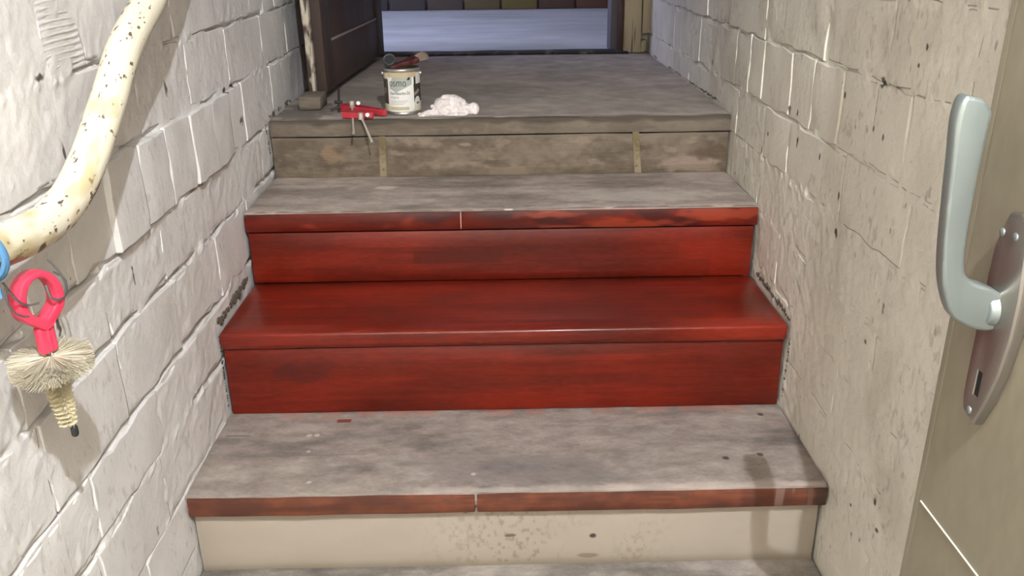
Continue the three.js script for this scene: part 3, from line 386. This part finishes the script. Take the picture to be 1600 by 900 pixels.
// ---------------------------------------------------------------- bottle brush with a red loop handle
{ const b = group('bottle_brush', [-0.513, 0.90, -0.888]); tag(b, 'bottle brush with a red plastic loop handle hanging on the left wall', 'brush');
  const mRed = std({ color: 0xd23a55, roughness: 0.35 });
  // loop: a flat band bent to a ring (local: y up, z towards camera, ring opens along x)
  const ring = [], N = 64; const prof = [];
  for (let i = 0; i <= N; i++) { const a = i / N * Math.PI * 2 - Math.PI / 2; const taper = 1 - 0.42 * ss(0.35, 1.0, -Math.sin(a)); prof.push([Math.cos(a) * 0.0265 * taper, 0.050 + Math.sin(a) * 0.033]); }
  const sh = new THREE.Shape(), ho = new THREE.Path(); prof.forEach((q, i) => { i ? sh.lineTo(q[0], q[1]) : sh.moveTo(q[0], q[1]); }); prof.map(q => [q[0] * 0.72, 0.052 + (q[1] - 0.050) * 0.78]).reverse().forEach((q, i) => { i ? ho.lineTo(q[0], q[1]) : ho.moveTo(q[0], q[1]); }); sh.holes.push(ho);
  let lg = new THREE.ExtrudeGeometry(sh, { depth: 0.014, bevelEnabled: true, bevelThickness: 0.0025, bevelSize: 0.0015, bevelSegments: 3 }); lg = toCreasedNormals(lg, 0.7); lg.translate(0, 0, -0.007); lg.rotateY(Math.PI * 0.5 - 0.45);
  const hd = obj('handle', [lg, new RoundedBoxGeometry(0.012, 0.034, 0.021, 3, 0.004).translate(0, 0.003, 0).rotateY(-0.45), new RoundedBoxGeometry(0.015, 0.028, 0.005, 2, 0.002).translate(0, 0.003, 0).rotateY(-0.45)], mRed, b); hd.rotation.x = 0.0; hd.userData.label = 'red plastic loop handle';
  const mSt = std({ color: 0xc9c5bb, roughness: 0.35, metalness: 0.7 });
  const tw = (a, y0, y1, r) => { const p = []; for (let i = 0; i <= 60; i++) { const t = i / 60; p.push([Math.cos(t * 32 + a) * r + 0.004 * t, mix(y0, y1, t), Math.sin(t * 32 + a) * r - 0.006 * t]); } return tube(p, 0.0014, 150, 5); };
  obj('twisted_stem', [tw(0, -0.008, -0.118, 0.0016), tw(Math.PI, -0.008, -0.118, 0.0016)], mSt, b);
  const r = rng(5), ws = [], ts = []; const spike = (a, c, w) => { const g = rod(a, c, w, w * 0.35, 3); return g; };
  for (let i = 0; i < 5200; i++) { const a = r() * 6.2832, sp = (r() - 0.5) * 0.9, len = 0.039 + r() * 0.006, dy = -0.026 + (r() - 0.5) * 0.010; const c = [Math.cos(a) * len, dy - 0.002 + sp * 0.022, Math.sin(a) * len * 1.05]; ws.push(spike([Math.cos(a) * 0.004, dy + sp * 0.008, Math.sin(a) * 0.004], c, 0.0006)); }
  const wr = obj('wide_bristles', ws, std({ color: 0xd4cab4, roughness: 0.9 }), b); wr.userData.kind = 'stuff'; wr.userData.label = 'wide round disc of pale bristles';
  for (let i = 0; i < 2200; i++) { const t = r(), a = t * 74 + (r() - 0.5) * 0.7, y = mix(-0.040, -0.112, t), len = mix(0.016, 0.0095, t) * (0.85 + 0.3 * r()); ts.push(spike([0.004 * t, y, -0.006 * t], [Math.cos(a) * len, y - 0.001, Math.sin(a) * len - 0.006 * t], 0.0005)); }
  const tr = obj('narrow_bristles', ts, std({ color: 0xddd0ac, roughness: 0.9 }), b); tr.userData.kind = 'stuff'; tr.userData.label = 'narrow spiral of cream bristles';
  const cap = new THREE.CapsuleGeometry(0.0042, 0.008, 4, 12); cap.translate(0.004, -0.121, -0.007); obj('tip', cap, std({ color: 0x2b2a28, roughness: 0.5 }), b).userData.label = 'dark tip';
}
// ---------------------------------------------------------------- paint tin with brush and a dark cap on top
{ const x = -0.254, z = -2.318, R = 0.0475, H = 0.118; const c = group('paint_tin', [x, T[4], z]); tag(c, 'metal paint tin with a white printed label standing on the landing edge', 'tin');
  const P = (a) => a.map(q => new THREE.Vector2(q[0], q[1]));
  const mTin = std({ color: 0xb4b2ac, roughness: 0.35, metalness: 0.8 });
  obj('body', new THREE.LatheGeometry(P([[0, 0.001], [R - 0.004, 0.001], [R, 0.0], [R + 0.0012, 0.002], [R, 0.005], [R - 0.0006, 0.007], [R - 0.0006, H - 0.012], [R, H - 0.009], [R + 0.0014, H - 0.004], [R, H], [R - 0.003, H - 0.001], [R - 0.007, H - 0.005]]), 48), mTin, c);
  obj('lid', new THREE.LatheGeometry(P([[R - 0.0069, H - 0.005], [R - 0.008, H - 0.001], [R - 0.010, H - 0.003], [R - 0.012, H - 0.006], [0, H - 0.006]]), 40), std({ color: 0x8d7a58, roughness: 0.4, metalness: 0.6 }), c);
  const cn = document.createElement('canvas'); cn.width = 1024; cn.height = 384; const g = cn.getContext('2d');
  g.fillStyle = '#d9cfb4'; g.fillRect(0, 0, 1024, 384); 
  g.fillStyle = '#4a443e'; g.fillRect(180, 60, 200, 250); g.fillStyle = '#8d867b'; g.fillRect(220, 90, 60, 60); g.fillRect(290, 150, 60, 60);
  const fx = 0; g.save(); g.translate(380, 0); g.scale(0.7, 1); g.fillStyle = '#e9e7e0'; g.fillRect(fx, 22, 340, 362); g.fillStyle = '#aab0a6'; g.beginPath(); g.moveTo(fx + 70, 40); g.lineTo(fx + 330, 22); g.lineTo(fx + 330, 110); g.lineTo(fx + 120, 190); g.lineTo(fx + 30, 150); g.closePath(); g.fill();
  g.fillStyle = '#14161a'; g.font = '92px sans-serif'; g.fillText('osmo', fx + 26, 128); g.beginPath(); g.moveTo(fx + 262, 66); g.lineTo(fx + 304, 66); g.lineTo(fx + 304, 22); g.closePath(); g.fill();
  g.fillStyle = '#5c6058'; g.font = 'bold 40px sans-serif'; g.fillText('Hartwachs-Öl', fx + 36, 212); g.fillStyle = '#868a80'; g.font = '32px sans-serif'; g.fillText('Original', fx + 40, 250); 
  g.fillStyle = '#b6b8b0'; for (let i = 0; i < 3; i++) g.fillRect(fx + 40, 272 + i * 16, 230 - i * 30, 6);
  g.fillStyle = '#c3b894'; g.fillRect(fx + 30, 334, 250, 34); g.fillStyle = '#ddd6c0'; g.fillRect(fx, 328, 30, 56);
  g.fillStyle = '#f4f2ec'; g.fillRect(fx + 340, 22, 16, 340); g.fillStyle = '#d8d6d0'; g.fillRect(fx + 356, 10, 190, 100); g.fillStyle = '#121212'; g.fillRect(fx + 364, 30, 30, 90);
  g.fillStyle = '#3a3430'; g.fillRect(fx + 356, 112, 180, 180); g.fillStyle = '#857d74'; g.beginPath(); g.moveTo(fx + 360, 200); g.lineTo(fx + 440, 160); g.lineTo(fx + 480, 190); g.lineTo(fx + 360, 230); g.fill();
  g.fillStyle = '#d9d6ce'; g.beginPath(); g.ellipse(fx + 420, 290, 54, 52, 0, 0, 6.3); g.fill(); g.fillStyle = '#3c3a36'; g.fillRect(fx + 398, 296, 44, 18); g.restore();
  const lt = new THREE.CanvasTexture(cn); lt.colorSpace = THREE.SRGBColorSpace;
  const lb = new THREE.CylinderGeometry(R + 0.0003, R + 0.0003, H - 0.020, 64, 1, true, 0, Math.PI * 2); lb.translate(0, H / 2 - 0.0015, 0); { const u = lb.attributes.uv; }
  lb.rotateY(-Math.PI * 2 * (522 / 1024) + 0.1); obj('label', lb, std({ map: lt, roughness: 0.45 }), c).userData.label = 'white printed label';
  const drip = new THREE.CylinderGeometry(R + 0.0007, R + 0.0007, 0.012, 40, 1, true, -0.75, 1.7); drip.translate(0, H - 0.0155, 0); obj('paint_drip', drip, std({ color: 0xc4b18e, roughness: 0.4 }), c);
  const bail = []; for (let i = 0; i <= 20; i++) { const a = i / 20 * Math.PI; bail.push([-Math.cos(a) * (R + 0.004), H - 0.016 - Math.sin(a) * 0.062, -Math.sin(a) * 0.042 - 0.0]); } obj('bail_handle', tube(bail, 0.0013, 60, 6), mTin, c);
  for (const s of [-1, 1]) { const l = new THREE.CylinderGeometry(0.006, 0.006, 0.005, 16); l.rotateZ(Math.PI / 2); l.translate(s * (R + 0.002), H - 0.016, 0); obj('lug', l, mTin, c); }
  // flat paintbrush lying on the tin
  const y = T[4] + H; const pb = group('paintbrush', [x + 0.004, y + 0.006, z + 0.016]); tag(pb, 'flat paintbrush with a dark red handle lying across the paint tin', 'paintbrush');
  pb.rotation.set(0.1, 0.45, 0.22);
  const hs = new THREE.Shape(); hs.setFromPoints(new THREE.SplineCurve([[-0.030, -0.003], [-0.018, -0.007], [0.0, -0.006], [0.016, -0.011], [0.03, -0.018], [0.03, 0.018], [0.016, 0.011], [0.0, 0.006], [-0.018, 0.007], [-0.030, 0.003]].map(q => new THREE.Vector2(...q))).getPoints(60));
  const hg = new THREE.ExtrudeGeometry(hs, { depth: 0.006, bevelEnabled: true, bevelThickness: 0.0025, bevelSize: 0.002, bevelSegments: 3 }); hg.rotateX(-Math.PI / 2); obj('handle', hg, std({ color: 0x4a1c1e, roughness: 0.35 }), pb);
  obj('ferrule', new RoundedBoxGeometry(0.016, 0.013, 0.039, 3, 0.004).translate(0.036, 0.003, 0), std({ color: 0x5a2a28, roughness: 0.4, metalness: 0.4 }), pb);
  const r = rng(9), bs = []; for (let i = 0; i < 500; i++) { const zz = (r() - 0.5) * 0.034, yy = (r() - 0.5) * 0.009; bs.push(rod([0.042, 0.003 + yy, zz], [0.064 + r() * 0.007, 0.004 + yy * 1.5, zz * 1.25], 0.0006, 0.0003, 3)); } const br = obj('bristles', bs, std({ color: 0x9a8576, roughness: 0.9 }), pb); br.userData.kind = 'stuff';
  // dark cap
  const dc = group('dark_cap', [x - 0.026, y + 0.001, z + 0.022]); tag(dc, 'dark round cap with a grey rim lying on the paint tin beside the brush', 'cap'); dc.rotation.set(0.95, -0.1, 0);
  const cp = new THREE.LatheGeometry(P([[0, 0.010], [0.010, 0.010], [0.0125, 0.012], [0.014, 0.016], [0.0155, 0.016], [0.016, 0.012], [0.016, -0.004], [0.013, -0.008], [0, -0.008]]), 32); obj('shell', cp, std({ color: 0x55565a, roughness: 0.5 }), dc);
  const inr = new THREE.CircleGeometry(0.0125, 28); inr.rotateX(-Math.PI / 2); inr.translate(0, 0.0125, 0); obj('hollow', new THREE.CylinderGeometry(0.0122, 0.011, 0.002, 28).translate(0, 0.0112, 0), std({ color: 0x191a1c, roughness: 0.6 }), dc); dc.position.y += 0.014;
}
// ---------------------------------------------------------------- two red screw clamps
{ const mR = std({ color: 0xb8323c, roughness: 0.42 }), mS = std({ color: 0xd2c9ba, roughness: 0.45, metalness: 0.5 }), mD = std({ color: 0x3c3835, roughness: 0.5, metalness: 0.6 });
  const Y = T[4];
  function clampTool(label, pos, armTo, armW, rodFrom, rodTo, bar) {
    const c = group('screw_clamp', pos); tag(c, label, 'clamp', 'red clamps'); const L = Math.hypot(armTo[0], armTo[2]);
    const s = new THREE.Shape(); s.setFromPoints(new THREE.SplineCurve([[0, -armW * 0.55], [0, armW * 0.55], [L * 0.3, armW * 0.62], [L * 0.6, armW * 0.5], [L, armW * 0.2], [L + 0.003, 0], [L, -armW * 0.2], [L * 0.6, -armW * 0.45], [L * 0.3, -armW * 0.55], [0, -armW * 0.55]].map(q => new THREE.Vector2(...q))).getPoints(70));
    const g = new THREE.ExtrudeGeometry(s, { depth: 0.010, bevelEnabled: true, bevelThickness: 0.003, bevelSize: 0.002, bevelSegments: 3 }); g.rotateX(-Math.PI / 2); g.rotateY(-Math.atan2(armTo[2], armTo[0])); g.translate(0, 0.0045, 0); obj('jaw', g, mR, c).userData.label = 'red tapering jaw';
    obj('spindle', [rod(rodFrom, rodTo, 0.0028), rod(rodFrom.map((v, i) => mix(v, rodTo[i], 0.94)), rodTo, 0.0040)], mS, c).userData.label = 'thin steel rod hanging over the edge';
    const k = rod([rodFrom[0], rodFrom[1] - 0.008, rodFrom[2]], [rodFrom[0], rodFrom[1] + 0.009, rodFrom[2]], 0.007, 0.006, 16); obj('collar', k, mS, c);
    const n = new THREE.CylinderGeometry(0.0055, 0.0055, 0.008, 6); n.rotateX(1.2); n.translate(rodFrom[0] + 0.018, rodFrom[1] + 0.003, rodFrom[2] + 0.004); obj('nut', n, std({ color: 0xe6e2da, roughness: 0.2, metalness: 0.7 }), c);
    if (bar) { obj('rail', bar.map(q => rod(...q)), mD, c).userData.label = 'dark steel bar'; }
    return c; }
  clampTool('upper red screw clamp with a dark upright bar, its tip touching the paint tin', [-0.418, Y, -2.350], [0.118, 0, 0.090], 0.026, [0.030, 0.024, 0.045], [0.055, -0.019, 0.205], [[[-0.008, 0.000, 0.03], [-0.012, 0.058, -0.01], 0.003, 0.003, 8], [[-0.022, 0.026, 0.012], [0.0, 0.024, 0.012], 0.004, 0.004, 8], [[-0.03, 0.008, 0.035], [-0.004, 0.014, 0.03], 0.003, 0.003, 8]]);
  clampTool('lower red screw clamp lying at the very edge of the landing', [-0.398, Y, -2.245], [0.070, 0, 0.016], 0.026, [0.046, 0.010, 0.034], [0.080, -0.045, 0.098], null);
}
// ---------------------------------------------------------------- crumpled white rag
{ const res = 56, mc = new MarchingCubes(res, new THREE.MeshBasicMaterial(), false, false, 200000);
  // local metres: x right, y up, z towards the camera; blobs [cx, cy, cz, rx, ry, rz]
  const E = [[0.002, 0.022, -0.012, 0.046, 0.030, 0.034], [-0.024, 0.018, 0.012, 0.019, 0.026, 0.017], [-0.056, 0.007, 0.022, 0.022, 0.009, 0.015], [-0.070, 0.004, 0.028, 0.012, 0.006, 0.009], [0.012, 0.005, 0.024, 0.040, 0.008, 0.014], [0.045, 0.014, 0.002, 0.020, 0.016, 0.018], [0.062, 0.020, 0.002, 0.013, 0.016, 0.012], [0.064, 0.008, 0.008, 0.013, 0.010, 0.012], [-0.045, 0.020, -0.008, 0.007, 0.007, 0.007]];
  const S = 0.1, half = res / 2; 
  for (let k = 0; k < res; k++) for (let j = 0; j < res; j++) for (let i = 0; i < res; i++) { const x = (i - half) / half * S, y = (j - half) / half * S, z = (k - half) / half * S; let d = 1e3; for (const e of E) { const q = Math.hypot((x - e[0]) / e[3], (y - e[1]) / e[4], (z - e[2]) / e[5]); const m = (q - 1) * Math.min(e[3], e[4], e[5]); const h = clamp(0.5 + 0.5 * (d - m) / 0.004); d = mix(d, m, h) - 0.004 * h * (1 - h); }
    const rg = Math.abs(n3(x * 52, y * 38, z * 52, 3) - 0.5), r2 = Math.abs(n3(x * 130 + 9, y * 130, z * 130, 6) - 0.5); d += 0.014 * (0.2 - rg) + 0.004 * (0.2 - r2) ; if (y < 0.001) d = Math.max(d, 0.001 - y); mc.field[i + j * res + k * res * res] = -d; }
  mc.isolation = 0; mc.update(); const n = mc.count; const p = new Float32Array(mc.positionArray.slice(0, n * 3)); for (let i = 0; i < p.length; i++) p[i] *= S;
  let g = new THREE.BufferGeometry(); g.setAttribute('position', new THREE.BufferAttribute(p, 3)); g = mergeVertices(g, 1e-5); g.computeVertexNormals();
  { const q = g.attributes.position, u = []; for (let i = 0; i < q.count; i++) u.push(q.getX(i) * 20, q.getY(i) * 20 + q.getZ(i) * 11); g.setAttribute('uv', new THREE.Float32BufferAttribute(u, 2)); }
  const o = obj('rag', g, std({ map: tex(256, 256, (u, v) => { const f = fbm(u * 9, v * 9, 471, 4); return mix3([218, 204, 200], [240, 232, 228], ss(0.3, 0.6, f)); }), roughness: 0.95 })); o.position.set(-0.128, T[4] - 0.001, -2.272); tag(o, 'crumpled white rag lying on the landing edge right of the paint tin', 'rag'); }
// ---------------------------------------------------------------- wooden block holding the brown door
{ const b = obj('wooden_block', worn(-0.540, -0.482, T[4] + 0.001, T[4] + 0.036, -2.45, -2.355, [4, 3, 4], 0.003, 0.002, 22, 3, (x, y, z, a) => [x * 6 + z, y * 9]), std({ map: tex(128, 128, (u, v) => { const f = fbm(u * 3, v * 18, 481, 4); return mix3([74, 66, 58], [138, 126, 110], f); }), roughness: 0.85 })); tag(b, 'small grey wooden block wedged in front of the brown door', 'block'); }
// ---------------------------------------------------------------- ceiling lamp over the foot of the stairs
{ const l = group('ceiling_lamp', [LAMP.x, LAMP.y, LAMP.z]); tag(l, 'round white globe lamp under the ceiling by the foot of the stairs', 'lamp');
  obj('globe', new THREE.SphereGeometry(0.03, 32, 20), std({ color: 0xffffff, emissive: new THREE.Color(0.95, 0.99, 1.07), emissiveIntensity: 6, roughness: 0.4 }), l);
  obj('fitting', new THREE.LatheGeometry([[0.0, 0.027], [0.02, 0.027], [0.024, 0.06], [0.02, 0.07], [0.02, 0.125], [0.055, 0.135], [0.06, 0.15], [0, 0.15]].map(q => new THREE.Vector2(...q)), 28), std({ color: 0xdedad0 }), l); }

renderer.render(scene, camera);
